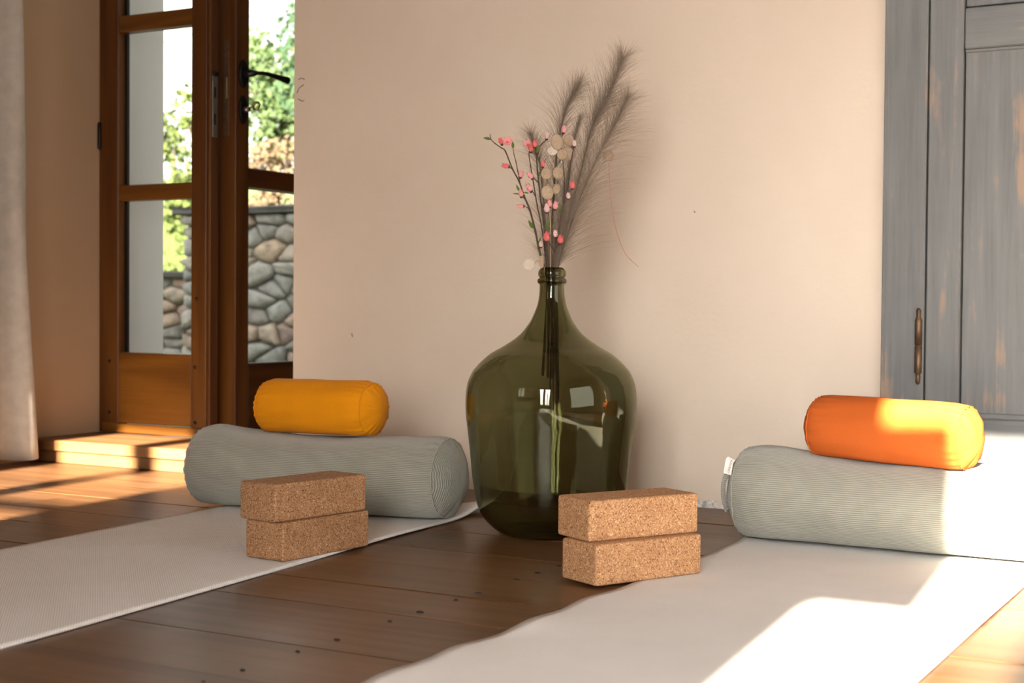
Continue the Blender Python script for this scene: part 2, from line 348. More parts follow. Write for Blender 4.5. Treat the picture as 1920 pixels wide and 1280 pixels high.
ce = box('ceiling', (-3.95, -2.5, ZC), (1.4, 3.95, 2.9), M['ceiling']); tag(ce, 'brown ceiling out of view, toned dark to dim the wall top', 'ceiling', **STR)
# rear wall with three tall window openings, the right one added for bounce
X1, X2, X3 = (-2.93, -2.23), (-.30, .058), (.30, 1.0); Z0, T1, T2, T3 = .22, 2.222, 2.285, 2.3
rear = boxes('wall_rear', [((-3.62, -2.26, -.12), (X1[0], WB, ZC)), ((X1[1], -2.26, -.12), (X2[0], WB, ZC)), ((X2[1], -2.26, -.12), (X3[0], WB, ZC)), ((X3[1], -2.26, -.12), (WR, WB, ZC)),
                           ((X1[0], -2.26, -.12), (X1[1], WB, 1.05)), ((X2[0], -2.26, -.12), (X2[1], WB, Z0)), ((X3[0], -2.26, -.12), (X3[1], WB, Z0)),
                           ((X1[0], -2.26, T1), (X1[1], WB, ZC)), ((X2[0], -2.26, T2), (X2[1], WB, ZC)), ((X3[0], -2.26, T3), (X3[1], WB, ZC))], M['wall'])
tag(rear, 'plastered wall with tall windows behind the viewer', 'wall', **STR)
w1 = empty('window_1', (-2.58, -2.23, 1.05)); tag(w1, 'tall window with mullion and crossbar letting sun onto the step', 'window', **STR)
box('mullion', (-2.625, -2.25, 1.05), (-2.53, -2.21, T1), M['door_wood_v'], w1)
for a, b in ((X1[0], -2.625), (-2.53, X1[1])): box('crossbar', (a, -2.25, 1.735), (b, -2.21, 1.775), M['door_wood_h'], w1)
w2 = empty('window_2', (-.12, -2.23, Z0)); tag(w2, 'narrow window with added sun blocking panels that shape the patch on the mat', 'window', **STR)
box('sun_block_panel', (X2[0], -2.25, 1.709), (-.122, -2.215, 2.165), M['door_wood_v'], w2)  # unseen blocker added to cut the sun patch on the mat
box('sun_block_strip', (X2[0], -2.25, 2.1655), (-.262, -2.215, T2), M['door_wood_v'], w2)  # added strip trimming the sun patch on the orange cushion
w3 = empty('added_window', (.65, -2.23, Z0)); tag(w3, 'added opening behind the viewer on the right for bounced sunlight', 'window', **STR)  # added so sun on the unseen floor bounces light in
box('mullion', (.62, -2.25, Z0), (.68, -2.21, T3), M['door_wood_v'], w3)

# wooden step below the glazed door
st = empty('door_step', (-3.1, 3.45, 0)); tag(st, 'low wooden step in sunlight below the glazed door', 'step', **STR)
box('riser_board', (-3.62, 3.318, 0), (-2.672, 3.345, .036), M['step'], st, .002)
box('riser_board', (-3.62, 3.308, .0375), (-2.672, 3.345, .0715), M['step'], st, .003)
box('tread_board', (-3.62, 3.345, .0), (-2.672, 3.445, .071), M['step'], st, .002)
box('tread_board', (-3.62, 3.447, .0), (-2.672, 3.62, .0705), M['step'], st, .002)
box('threshold', (-3.62, 3.621, .0), (-2.672, 3.93, .068), M['door_wood_h'], st, .002)

# ------------------------------------------------------------------ glazed door, closed leaf
d1 = empty('door_1', (-3.39, DN, .072)); tag(d1, 'varnished brown glazed door leaf beside the tan wall', 'door', **STR)
a, b = DN-.022, DN+.024
box('stile', (-3.637+.018, a, .073), (-3.533, b, 2.22), M['door_wood_v'], d1, .003)
box('stile', (-3.216, a, .073), (-3.152, b, 2.22), M['door_wood_v'], d1, .003)
box('closing_strip', (-3.152, a+.006, .073), (-3.140, b, 2.22), M['door_wood_v'], d1, .002)
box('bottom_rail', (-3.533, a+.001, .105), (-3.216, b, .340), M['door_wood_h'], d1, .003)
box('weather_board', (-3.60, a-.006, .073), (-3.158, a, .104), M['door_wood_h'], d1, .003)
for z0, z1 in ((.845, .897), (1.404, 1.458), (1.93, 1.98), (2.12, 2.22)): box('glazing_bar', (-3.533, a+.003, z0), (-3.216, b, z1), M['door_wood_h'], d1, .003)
for z0, z1 in ((.340, .845), (.897, 1.404), (1.458, 1.93), (1.98, 2.12)):
    box('pane', (-3.533, DN+.006, z0), (-3.216, DN+.010, z1), M['pane'], d1)
    boxes('glazing_bead', [((-3.533, DN+.011, z0), (-3.525, b-.001, z1))], M['iron'], d1)
for z in (1.02, 1.9): tube('hinge', [(-3.612, a-.006, z), (-3.612, a-.006, z+.005), (-3.612, a-.006, z+.085), (-3.612, a-.006, z+.09)], [.004, .006, .006, .004], M['iron'], d1)
sp_ = box('strike_plate', (-3.1405, DN-.008, 1.04), (-3.1375, DN+.016, 1.25), M['plate'], d1, .001); tag(sp_, 'grey steel strike plate')
for z in (1.08, 1.165): box('latch_hole', (-3.1378, DN-.002, z), (-3.1370, DN+.008, z+.035), M['gap'], sp_)
box('latch_lip', (-3.1378, DN-.012, 1.235), (-3.128, DN+.014, 1.250), M['iron'], sp_, .002)
for x, z in ((-3.19, .52), (-3.195, .30), (-3.195, .12), (-3.57, .31), (-3.57, .14)):
    tube('dowel_peg', [(x, a-.0012, z), (x, a+.004, z)], .006, M['iron'], d1)

# open leaf, standing at a right angle to the wall
d2 = empty('door_2', (-3.13, 3.95, .072)); tag(d2, 'dark brown glazed door leaf standing open with black lever handle', 'door', **STR)
wa, wb_ = -3.178, -3.10
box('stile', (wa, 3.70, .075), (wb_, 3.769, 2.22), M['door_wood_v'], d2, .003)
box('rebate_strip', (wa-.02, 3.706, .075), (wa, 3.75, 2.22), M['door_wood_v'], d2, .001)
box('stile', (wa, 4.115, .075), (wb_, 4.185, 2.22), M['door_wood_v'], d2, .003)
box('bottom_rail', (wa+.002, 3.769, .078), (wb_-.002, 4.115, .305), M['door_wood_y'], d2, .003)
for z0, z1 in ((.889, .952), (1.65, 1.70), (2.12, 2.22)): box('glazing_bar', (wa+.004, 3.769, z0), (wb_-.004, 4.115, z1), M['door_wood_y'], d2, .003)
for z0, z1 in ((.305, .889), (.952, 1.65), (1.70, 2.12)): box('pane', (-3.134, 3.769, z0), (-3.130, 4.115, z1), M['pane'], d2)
boxes('glazing_bead', [((-3.112, 3.769, .305), (-3.102, 4.115, .311))], M['plate'], d2)
fp = box('lock_face_plate', (-3.150, 3.6975, 1.05), (-3.127, 3.7005, 1.36), M['rust'], d2, .0008)
box('latch_bolt', (-3.144, 3.694, 1.17), (-3.133, 3.698, 1.24), M['brass'], fp, .001)
def oval(name, c, ry, rz, t, m, parent):
    vs = []; n = 20
    for x, k in ((0, 1), (t*.6, 1), (t, .86)):
        vs += [V((c[0]+x, c[1]+ry*k*math.cos(6.2832*j/n), c[2]+rz*k*math.sin(6.2832*j/n))) for j in range(n)]
    fs = [[i*n+j, i*n+(j+1) % n, (i+1)*n+(j+1) % n, (i+1)*n+j] for i in range(2) for j in range(n)]+[[2*n+j for j in range(n)]]
    return obj(name, vs, fs, m, parent)
es = oval('escutcheon', (wb_, 3.735, 1.253), .022, .047, .008, M['iron'], d2)
lv = tube('lever_handle', spline([(wb_, 3.735, 1.253), (wb_+.03, 3.735, 1.253), (wb_+.05, 3.748, 1.254), (wb_+.053, 3.785, 1.257), (wb_+.053, 3.85, 1.254), (wb_+.052, 3.903, 1.251)], 4), [.013]*5+[.012, .011, .009, .007]+[.0065]*3+[.007, .0075, .008, .0085, .009, .0095, .0105, .0115, .012], M['iron'], d2, 10)
tag(lv, 'black iron lever handle')
ks = oval('key_escutcheon', (wb_, 3.735, 1.137), .021, .047, .007, M['iron'], d2)
tube('lock_cylinder', [(wb_+.005, 3.735, 1.137), (wb_+.026, 3.735, 1.137)], .0085, M['plate'], ks)
kb = MB(); kb.add(tube_data([(wb_+.026, 3.735, 1.140), (wb_+.045, 3.735, 1.144)], .003, 6))
ring = [(wb_+.056+.012*math.cos(t), 3.735+.004*math.sin(t), 1.146+.012*math.sin(t)) for t in [6.2832*j/14 for j in range(15)]]
kb.add(tube_data(ring, .0045, 6)); tag(kb.build('key', M['brass'], ks), 'small metal key in the lock')
fr = empty('trim_1', (-2.75, 4.2, 0)); tag(fr, 'brown timber frame post behind the open door leaf', 'door frame', **STR)
box('jamb_post', (-3.17, 4.188, -.12), (-3.09, 4.25, 2.3), M['door_wood_v'], fr); box('jamb_board', (-3.09, 4.19, -.12), (-2.5, 4.25, 2.3), M['door_wood_v'], fr)
box('return_wall', (-2.6, 3.951, -.12), (-2.4, 4.25, 2.9), M['white_plaster'], fr)

# ------------------------------------------------------------------ blue-grey door in the main wall
d3 = empty('door_3', (-.37, WF, 0)); tag(d3, 'worn blue grey painted panel door in the main wall', 'door', **STR)
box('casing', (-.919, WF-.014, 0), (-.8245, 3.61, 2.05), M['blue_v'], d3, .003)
box('casing_bead', (-.923, WF-.018, 0), (-.914, WF-.005, 2.05), M['blue_v'], d3, .002)
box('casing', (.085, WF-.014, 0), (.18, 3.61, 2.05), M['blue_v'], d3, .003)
box('casing_head', (-.8245, WF-.014, 1.965), (.085, 3.61, 2.05), M['blue_h'], d3, .003)
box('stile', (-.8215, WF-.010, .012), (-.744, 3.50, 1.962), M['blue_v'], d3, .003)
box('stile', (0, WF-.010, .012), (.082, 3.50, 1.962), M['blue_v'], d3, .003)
for z0, z1 in ((.012, .255), (1.102, 1.196), (1.87, 1.962)): box('rail', (-.7425, WF-.009, z0), (-.001, 3.50, z1), M['blue_h'], d3, .003)
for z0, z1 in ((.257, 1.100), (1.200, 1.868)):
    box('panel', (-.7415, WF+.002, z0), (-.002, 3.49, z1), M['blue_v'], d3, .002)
box('panel_moulding', (-.742, WF-.006, .255), (-.001, WF+.004, .268), M['blue_h'], d3, .002)
box('panel_moulding', (-.742, WF-.004, 1.094), (-.001, WF+.004, 1.102), M['blue_h'], d3, .002)
for z in (.33, 1.5):
    h = tube('hinge', [(-.835, WF-.019, z+q) for q in (0, .006, .02, .024, .028, .088, .0885, .092, .0925, .15, .155, .158, .172, .178)], [.002, .006, .0055, .0055, .0085, .0085, .007, .007, .0085, .0085, .006, .005, .006, .002], M['rust'], d3, 12)
tag(h, 'slender rusty barrel hinge')

# ------------------------------------------------------------------ yoga mats
def yoga_mat(name, label, corner, d, width, length, lift, edge, off=0):
    """corner = room-near left corner, d = unit direction away from viewer"""
    d = V(d).normalized(); rgt = V((d.y, -d.x, 0)); nu, nv = 36, 150; t = .0042
    vs, fs = [], []
    for layer in (1, 0):
        for j in range(nv+1):
            for i in range(nu+1):
                u, v = i/nu, j/nv; p = V(corner)+d*(v*length)+rgt*(u*width+edge(u, v*length)); p.z = .0008+t*layer+lift(u, v*length); vs.append(p)
    n1 = nu+1; K = n1*(nv+1)
    for j in range(nv):
        for i in range(nu):
            q = j*n1+i; fs.append([q, q+1, q+n1+1, q+n1]); fs.append([K+q, K+q+n1, K+q+n1+1, K+q+1])
    for j in range(nv):
        a_, b_ = j*n1, (j+1)*n1; fs.append([a_, b_, K+b_, K+a_]); fs.append([a_+nu, K+a_+nu, K+b_+nu, b_+nu])
    for i in range(nu):
        fs.append([i, K+i, K+i+1, i+1]); q = nv*n1+i; fs.append([q, q+1, K+q+1, K+q])
    o = obj(name, vs, fs, M['mat'], None, True, loc=(corner[0], corner[1], 0))
    return tag(o, label, 'yoga mat', 'unrolled pale yoga mats')
def g2(x, s): return math.exp(-(x/s)**2)
yoga_mat('yoga_mat', 'pale beige yoga mat under the yellow bolster, nearer the glazed door', (-2.245, .55, 0), (-.063, 1, 0), .622, 2.545,
         lambda u, y: .022*g2(u-1.0, .16)*g2(y-2.50, .10)+.004*g2(u-1, .1)*g2(y-2.05, .25), lambda u, y: .006*math.sin(y*2.2)*u)
def lift_r(u, y):
    e = max(0, 1-u/.30)**2
    return e*(.006*(1+math.sin(y*15))+.003*(1+math.sin(y*29+1)))*(1 if y < 1.25 else max(0, 1-(y-1.25)*4))*.55 + .0006*(1+math.sin(y*9+u*5))
yoga_mat('yoga_mat', 'off white yoga mat half in bright sun beneath the orange bolster', (-1.098, .7, 0), (0, 1, 0), .622, 2.46,
         lift_r, lambda u, y: (.006*math.sin(y*15.5)+.003*math.sin(y*31+1))*max(0, 1-u*2))


# ------------------------------------------------------------------ bolsters
def bolster(root, p0, p1, r, m, rib=None, flat=.92, bulge=.03, fillet=.03, dents=(), cap_gather=0, seedo=0):
    """round cushion between two axis points: cover, two end caps, two seams"""
    p0, p1 = V(p0), V(p1); ax = (p1-p0); Ln = ax.length; ax.normalize()
    side = V((0, 0, 1)).cross(ax).normalized(); up = ax.cross(side)
    if up.z < 0: up, side = -up, -side
    rib = rib or .004
    def place(t, ang, rho):
        """t axial metres from p0, ang 0 = up"""
        y = rho*math.sin(ang)*1.03; z = rho*math.cos(ang)
        e = min(t, Ln-t)
        wob = .0035*noise.noise(V((t*9+seedo, math.sin(ang)*2.2, math.cos(ang)*2.2)))*min(1, rho/r)
        wr_ = .0022*math.sin(ang*26+4*noise.noise(V((ang*2, seedo, t*20))))*math.exp(-max(0, e)/.035)*min(1, rho/r)**2
        k = 1+(wob+wr_)/r; y *= k; z *= k
        lim = -flat*r
        if z < lim+.012: z = lim+.012*math.exp((z-lim-.012)/.012) if z > lim-.2 else lim
        for (tc, st_, dep, wid) in dents:
            z -= dep*g2(t-tc, st_)*max(0, math.cos(ang))**wid*min(1, rho/r)
        return p0+ax*t+side*y+up*(z+flat*r)-V((0, 0, 0))
    na, nt_ = 96, 70; vs, fs, uv = [], [], []
    ts = [Ln*j/nt_ for j in range(nt_+1)]
    def rad(t):
        e = min(t, Ln-t); return r*(1-.09*math.exp(-e/(fillet*.55))*(1 if e < fillet*4 else 0)-.0)
    for t in ts:
        for i in range(na+1):
            an = 2*math.pi*i/na; vs.append(place(t, an+math.pi, rad(t))); uv.append((an*r/rib, t))
    n1 = na+1
    for j in range(nt_):
        for i in range(na): q = j*n1+i; fs.append([q, q+1, q+n1+1, q+n1])
    cover = obj('cover', vs, fs, m, root, True, uv)
    for s_, t0, sg in ((0, 0, -1), (1, Ln, 1)):
        vs, fs, uv = [], [], []; rr = [1, .985, .95, .88, .75, .55, .3, .08]
        for q in rr:
            rho = rad(0)*q; out = bulge*(1-q**2.6)
            for i in range(na):
                an = 2*math.pi*i/na; gth = cap_gather*math.sin(an*17+math.sin(an*5)*2)*(1-abs(q-.82)/.2 if abs(q-.82) < .2 else 0)
                v = place(t0, an, rho); v = v+ax*sg*(out+gth+.004*noise.noise(V((math.sin(an)*q*2.5+seedo, math.cos(an)*q*2.5, s_*9))))
                vs.append(v); uv.append((rho*math.sin(an)/rib, rho*math.cos(an)))
        for j in range(len(rr)-1):
            for i in range(na): fs.append([j*na+i, j*na+(i+1) % na, (j+1)*na+(i+1) % na, (j+1)*na+i])
        fs.append([(len(rr)-1)*na+i for i in range(na)])
        obj('end_cap', vs, fs, m, root, True, uv)
        ringp = [place(t0, 2*math.pi*i/64, rad(0)*1.004) for i in range(65)]
        tube('seam', ringp, .0016, m, root, 6)
    return place, Ln, ax

R1 = .104
b1 = empty('bolster', (-2.10, 2.85, .006)); tag(b1, 'sage grey corduroy bolster lying under the yellow cushion', 'bolster', 'large corduroy bolsters')
bolster(b1, (-2.452, 2.822, .005), (-1.792, 2.905, .005), R1, M['cord'], .0043, .94, .038, .03, dents=((.32, .26, .021, 4), (.05, .05, -.004, 3), (.61, .05, .006, 2)), cap_gather=.002, seedo=3)
b2 = empty('bolster', (-.77, 3.035, .006)); tag(b2, 'sage grey corduroy bolster lying under the orange cushion', 'bolster', 'large corduroy bolsters')
pl2, L2, ax2 = bolster(b2, (-1.105, 3.035, .006), (-.43, 3.035, .006), .106, M['cord'], .0043, .95, .034, .03, dents=((.36, .30, .025, 4), (.10, .06, -.004, 3)), cap_gather=.003, seedo=11)
# white sewn-in tag with lettering, and the carrying loop at the end
import mathutils
tg_c = pl2(.004, -.95, .106)
tb = [pl2(.003, -.82-.07*k, .108)+V((-.002-.002*math.sin(k*.7), 0, .0)) for k in range(6)]
vs, fs = [], []
for k, p in enumerate(tb):
    o_ = (p-V((p.x, 3.035, .105))).normalized()
    vs += [p, p-V((.013, 0, 0))+o_*.012]
for k in range(5): fs.append([2*k, 2*k+1, 2*k+3, 2*k+2])
tgm = obj('tag', vs+[v+V((0, .001, .001)) for v in vs], fs+[[12+i for i in q][::-1] for q in fs], M['tag'], b2); tag(tgm, 'white printed fabric tag')
def lettering(text, parent, org, right, up_, size, m):
    cu = bpy.data.curves.new('lettering', 'FONT'); cu.body = text; cu.size = size; cu.align_x = 'CENTER'; cu.align_y = 'CENTER'; cu.extrude = .0001
    o = bpy.data.objects.new('lettering', cu); COL.objects.link(o); dg = bpy.context.evaluated_depsgraph_get()
    me = bpy.data.meshes.new_from_object(o.evaluated_get(dg)); bpy.data.objects.remove(o)
    right = V(right).normalized(); nn = right.cross(V(up_)).normalized(); u_ = nn.cross(right)
    org = V(org)+nn*.0022
    vs = [org+right*v.co.x+u_*v.co.y+nn*v.co.z for v in me.vertices]; fs = [list(p.vertices) for p in me.polygons]
    return obj('lettering', vs, fs, m, parent)
c0 = (vs[0]+vs[1])/2; c5 = (vs[10]+vs[11])/2
lettering('YOGCRAFT', tgm, (c0+c5)/2, c5-c0, vs[4]-vs[5], .0066, M['ink'])
hs, hf = [], []
hp = spline([pl2(-.010, -1.05, .098), pl2(-.017, -1.25, .096), pl2(-.020, -1.5, .093), pl2(-.019, -1.75, .09), pl2(-.016, -2.0, .085)], 6)
for p in hp:
    o_ = V((0, p.y-3.035, p.z-.105)).normalized()
    for q, w_ in ((-.011, -.001), (.011, -.001), (.011, .001), (-.011, .001)): hs.append(p+o_*q+V((w_, 0, 0)))
for k in range(len(hp)-1):
    for j in range(4): hf.append([4*k+j, 4*k+(j+1) % 4, 4*k+4+(j+1) % 4, 4*k+4+j])
tag(obj('carrying_loop', hs, hf, M['cord'], b2, uv=[(q.z/.0043, q.y) for q in hs]), 'corduroy carrying loop')

b3 = empty('small_bolster', (-2.07, 2.872, .19)); tag(b3, 'small mustard yellow cylindrical cushion resting on a grey bolster', 'cushion', 'small cylindrical cushions')
bolster(b3, (-2.285, 2.862, .187), (-1.985, 2.875, .189), .069, M['yellow'], flat=.965, bulge=.028, fillet=.022, cap_gather=.0022, seedo=21)
b4 = empty('small_bolster', (-.76, 3.0, .19)); tag(b4, 'small orange cylindrical cushion, half sunlit, resting on a grey bolster', 'cushion', 'small cylindrical cushions')
bolster(b4, (-.945, 3.04, .187), (-.625, 2.982, .181), .0695, M['orange'], flat=.965, bulge=.026, fillet=.022, cap_gather=.0016, seedo=31)

# ------------------------------------------------------------------ cork blocks
def cork(label, X, D, yaw, z0, m):
    w = X*math.cos(TH)-D*math.sin(TH); n = X*math.sin(TH)+D*math.cos(TH); a_ = yaw+TH
    e1 = V((math.cos(a_), math.sin(a_), 0)); e2 = V((-e1.y, e1.x, 0)); o0 = V((w, n, z0))
    o = box('cork_block', (0, 0, 0), (.249, .1055, .0748), m, None, .0055, 3, True, xf=lambda p: o0+e1*p.x+e2*p.y+V((0, 0, p.z)), loc=o0+e1*.1245+e2*.0527)
    for p in o.data.polygons: p.use_smooth = False
    return tag(o, label, 'yoga block', 'cork yoga blocks stacked in pairs')
cork('lower cork yoga block in the stack beside the green bottle and sunlit mat', .1538, 2.5941, .5999, .0055, M['cork'])
cork('upper cork yoga block in the stack beside the green bottle and sunlit mat', .1412, 2.6214, .5431, .0805, M['cork'])
cork('lower shade toned cork yoga block in the stack before the yellow cushion', -.4388, 2.8142, .9426, .0062, M['cork_shaded'])
cork('upper shade toned cork yoga block in the stack before the yellow cushion', -.4550, 2.8168, .8895, .0812, M['cork_shaded'])

# ------------------------------------------------------------------ green demijohn
BC = V((-1.505, 2.87, .0015)); PX = 1.182e-3
outer = [(0, .012), (.05, .009), (.088, .001), (.100, 0), (.112, .004), (.127, .0135), (.1385, .0245), (.149, .037), (.157, .051), (.1635, .070), (.1685, .095), (.173, .125), (.1765, .16), (.1805, .20), (.185, .24), (.1885, .27), (.190, .295), (.1895, .318), (.1875, .337),
         (.184, .353), (.1745, .3745), (.165, .387), (.157, .396), (.139, .4125), (.125, .422), (.111, .430), (.0965, .4395), (.085, .4475), (.0747, .456), (.0647, .466), (.0555, .4785), (.0465, .4925), (.0385, .511), (.033, .526), (.0302, .538), (.0281, .553), (.0275, .566), (.0274, .574), (.0285, .5765), (.0318, .580), (.0326, .584), (.0316, .588), (.0285, .591), (.0279, .593), (.0302, .5955), (.0308, .600), (.0304, .605), (.0290, .6085)]
zs = .592/.6085*.985
outer = [(r, z*zs) for r, z in outer]
inner = []
for k, (r, z) in enumerate(outer):
    if k < 3: inner.append((r*.9, z+.008)); continue
    if z > .565: break
    a_, b_ = outer[k-1], outer[min(k+1, len(outer)-1)]; t = V((b_[0]-a_[0], b_[1]-a_[1], 0)).normalized()
    th_ = .0048 if z < .47 else .0048+(z-.47)*.015
    inner.append((max(.001, r-t.y*th_), z+t.x*th_))
inner += [(.0222, .575), (.0222, .585), (.0235, .5895)]
prof = [(max(r, .0004), z) for r, z in outer]+[(r, z) for r, z in inner[::-1]]
prof[-1] = (.0004, prof[-1][1])
# smooth the profile
pp = spline([V((r, z, 0)) for r, z in prof], 3)
bottle = lathe('demijohn', [(max(.0003, p.x), p.y) for p in pp], BC, M['glass'], None, 96)
bottle_o = bottle; bottle.data.transform(Matrix.Translation(-BC)); bottle.location = BC
tag(bottle, 'large dark green glass demijohn holding dried stems and blossom', 'bottle')
ZM = outer[-1][1]+BC.z            # height of the mouth
RGT = V((math.cos(TH), math.sin(TH), 0)); FWD = V((-math.sin(TH), math.cos(TH), 0))
def B(x, y, dep=0):
    """a point of the bouquet: offsets read in picture points from the mouth, converted to metres"""
    return V((BC.x, BC.y, ZM))+RGT*((x-1030)*PX)+V((0, 0, (509-y)*PX))+FWD*dep

# ------------------------------------------------------------------ dried plumes
def plume(label, path, n, start, hl, spread, rs):
    rnd = random.Random(rs); pts = spline(path, 8); root = empty('dried_plume', pts[0]); tag(root, label, 'dried plume', 'feathery dried plumes in the bottle')
    k = len(pts); tube('stalk', pts, [.0034*(1-.85*i/k) for i in range(k)], M['plume_stem'], root, 6)
    mb = MB()
    for h in range(n):
        s = start+(1-start)*rnd.random()**1.1; fi = s*(k-1); i = min(int(fi), k-2); p = pts[i].lerp(pts[i+1], fi-i); t = (pts[i+1]-pts[i]).normalized()
        an = rnd.random()*6.2832; a_ = t.orthogonal().normalized(); b_ = t.cross(a_); o_ = a_*math.cos(an)+b_*math.sin(an)
        ln = hl*(.55+.6*rnd.random())*(1 if s < .7 else 1-.55*(s-.7)/.3); sp = spread*(.3+1.3*rnd.random())
        q = [p]; d = (t+o_*sp*.55).normalized(); m_ = 5
        for j in range(m_):
            d = (d+o_*sp*.085+V((0, 0, -.018*j))+V((rnd.uniform(-.04, .04), rnd.uniform(-.04, .04), rnd.uniform(-.04, .04)))).normalized(); q.append(q[-1]+d*ln/m_)
        r0 = rnd.uniform(.00018, .00030)
        mb.add(tube_data(q, [r0*(1-.75*j/m_) for j in range(m_+1)], 3, False))
    tag(mb.build('plume_hairs', M['hair'], root, False), kind='stuff'); return root
inb = [B(1026, 715, .005), B(1027, 620, .004), B(1028, 560, 0)]
plume('tallest feathery grey brown dried plume leaning right in the bottle', [B(1030, 712, .0), B(1030, 625, .003), B(1033, 530, .004), B(1036, 500, .006), B(1058, 420, .02), B(1084, 320, .035), B(1103, 240, .045), B(1117, 207, .05), B(1134, 177, .055), B(1151, 134, .06), B(1162, 104, .06)], 1550, .34, .118, .85, 1)
plume('feathery dried plume with outward sweeping hairs, rightmost in the bottle', [B(1041, 708, -.004), B(1041, 625, -.004), B(1037, 530, 0), B(1041, 500, 0), B(1062, 430, .0), B(1084, 366, .0), B(1118, 287, .01), B(1147, 232, .015), B(1169, 184, .015)], 1550, .36, .125, 1.05, 2)
plume('slim feathery dried plume standing upright above the dried discs', [B(1024, 710, .008), B(1024, 625, .006), B(1027, 530, .008), B(1028, 500, .01), B(1031, 400, .03), B(1036, 310, .045), B(1044, 247, .05), B(1055, 199, .055), B(1068, 176, .055), B(1082, 152, .055)], 1150, .36, .092, .95, 3)
plume('short feathery dried plume leaning left behind the pink blossom', [B(1014, 706, .0), B(1018, 625, -.006), B(1022, 530, .010), B(1022, 500, .012), B(1016, 410, .03), B(1008, 320, .045), B(1000, 285, .05), B(988, 248, .05)], 950, .36, .086, 1.0, 4)
plume('dense dark dried plume in the middle of the bouquet', [B(1034, 700, -.010), B(1035, 625, -.009), B(1031, 530, .0), B(1033, 500, .004), B(1045, 420, .016), B(1058, 340, .03), B(1068, 275, .035), B(1080, 222, .04)], 1100, .36, .066, .45, 5)

# ------------------------------------------------------------------ blossom branches
def blob(c, d, r, ln, nu=8, nv=5):
    """egg-shaped petal mass pointing along d"""
    d = V(d).normalized(); a_ = d.orthogonal().normalized(); b_ = d.cross(a_); vs, fs = [], []
    for i in range(nv+1):
        t = i/nv; rr = r*math.sin(math.pi*min(.97, .12+.85*t))**.8
        for j in range(nu): w = 6.2832*j/nu; vs.append(V(c)+d*(ln*t)+(a_*math.cos(w)+b_*math.sin(w))*rr*(1+.12*math.cos(w*3+i)))
    for i in range(nv):
        for j in range(nu): fs.append([i*nu+j, i*nu+(j+1) % nu, (i+1)*nu+(j+1) % nu, (i+1)*nu+j])
    fs.append([nv*nu+j for j in range(nu)]); fs.append(list(range(nu))[::-1]); return vs, fs
def petal_data(c, d, out, r):
    """cupped round petal starting at c, growing along out and curving to d"""
    d = V(d).normalized(); out = V(out).normalized(); sd = d.cross(out).normalized(); vs, fs = [], []; nv, nu = 5, 4
    for i in range(nv+1):
        t = i/nv; w = r*.95*math.sin(math.pi*(.10+.86*t))**.75
        for j in range(nu+1):
            s = j/nu*2-1; vs.append(V(c)+out*(r*1.5*t)*(.9)+d*(r*(.9*t*t+.25*t)+.35*r*s*s*t)+sd*w*s)
    for i in range(nv):
        for j in range(nu): q = i*(nu+1)+j; fs.append([q, q+1, q+nu+2, q+nu+1])
    return vs, fs
def bud(parent, c, d, r, m):
    """closed bud: sepal cup and overlapping petals"""
    c = V(c); d = V(d).normalized(); f = obj('flower', *blob(c, d, r*.86, r*2.1), m, parent, True)
    a_ = d.orthogonal().normalized(); b_ = d.cross(a_)
    for k in range(3):
        w = k*2.1; o_ = a_*math.cos(w)+b_*math.sin(w); obj('petal', *petal_data(c+d*r*.3+o_*r*.25, d*1.0, o_*.22+d*.8, r*.80), m, f, True)
    obj('sepal', *blob(c-d*r*.55, d, r*.62, r*1.05, 7, 3), M['sepal'], f, True)
def bloom(parent, c, d, r, m):
    """open flower with five petals"""
    c = V(c); d = V(d).normalized(); f = obj('flower', *blob(c, d, r*.25, r*.5), M['petal_red'], parent, True)
    a_ = d.orthogonal().normalized(); b_ = d.cross(a_)
    for k in range(5):
        w = k*1.2566; o_ = a_*math.cos(w)+b_*math.sin(w); obj('petal', *petal_data(c+o_*r*.12, d, o_, r*.62), m, f, True)
    obj('sepal', *blob(c-d*r*.5, d, r*.35, r*.6, 7, 3), M['sepal'], f, True)
def leaf(parent, c, d, ln, wd, nrm=None, m='leaf'):
    c = V(c); d = V(d).normalized(); sd = d.cross(V(nrm or -FWD)).normalized(); up_ = sd.cross(d); vs, fs = [], []; n = 7
    for i in range(n+1):
        t = i/n; w = wd*math.sin(math.pi*t**.8)*.5+.0002; p = c+d*ln*t+up_*(.12*ln*math.sin(t*3))
        vs += [p-sd*w+up_*w*.35, p, p+sd*w+up_*w*.35]
    for i in range(n):
        for j in range(2): q = 3*i+j; fs.append([q, q+1, q+4, q+3])
    obj('leaf', vs, fs, M[m], parent, True)
def twig(root, path, r0, r1, name='stem', m='bark'):
    pts = spline(path, 6); k = len(pts)
    rad = [(r0+(r1-r0)*i/(k-1))*(1.25 if i % 6 == 0 and 0 < i < k-1 else 1) for i in range(k)]
    return tube(name, pts, rad, M[m], root, 7)
def D3(x, y, dep=0): return RGT*x+V((0, 0, -y))+FWD*dep       # picture-like direction
P_, PR, PP = M['petal'], M['petal_red'], M['petal_pale']
GRP = 'blossom branches in the bottle'
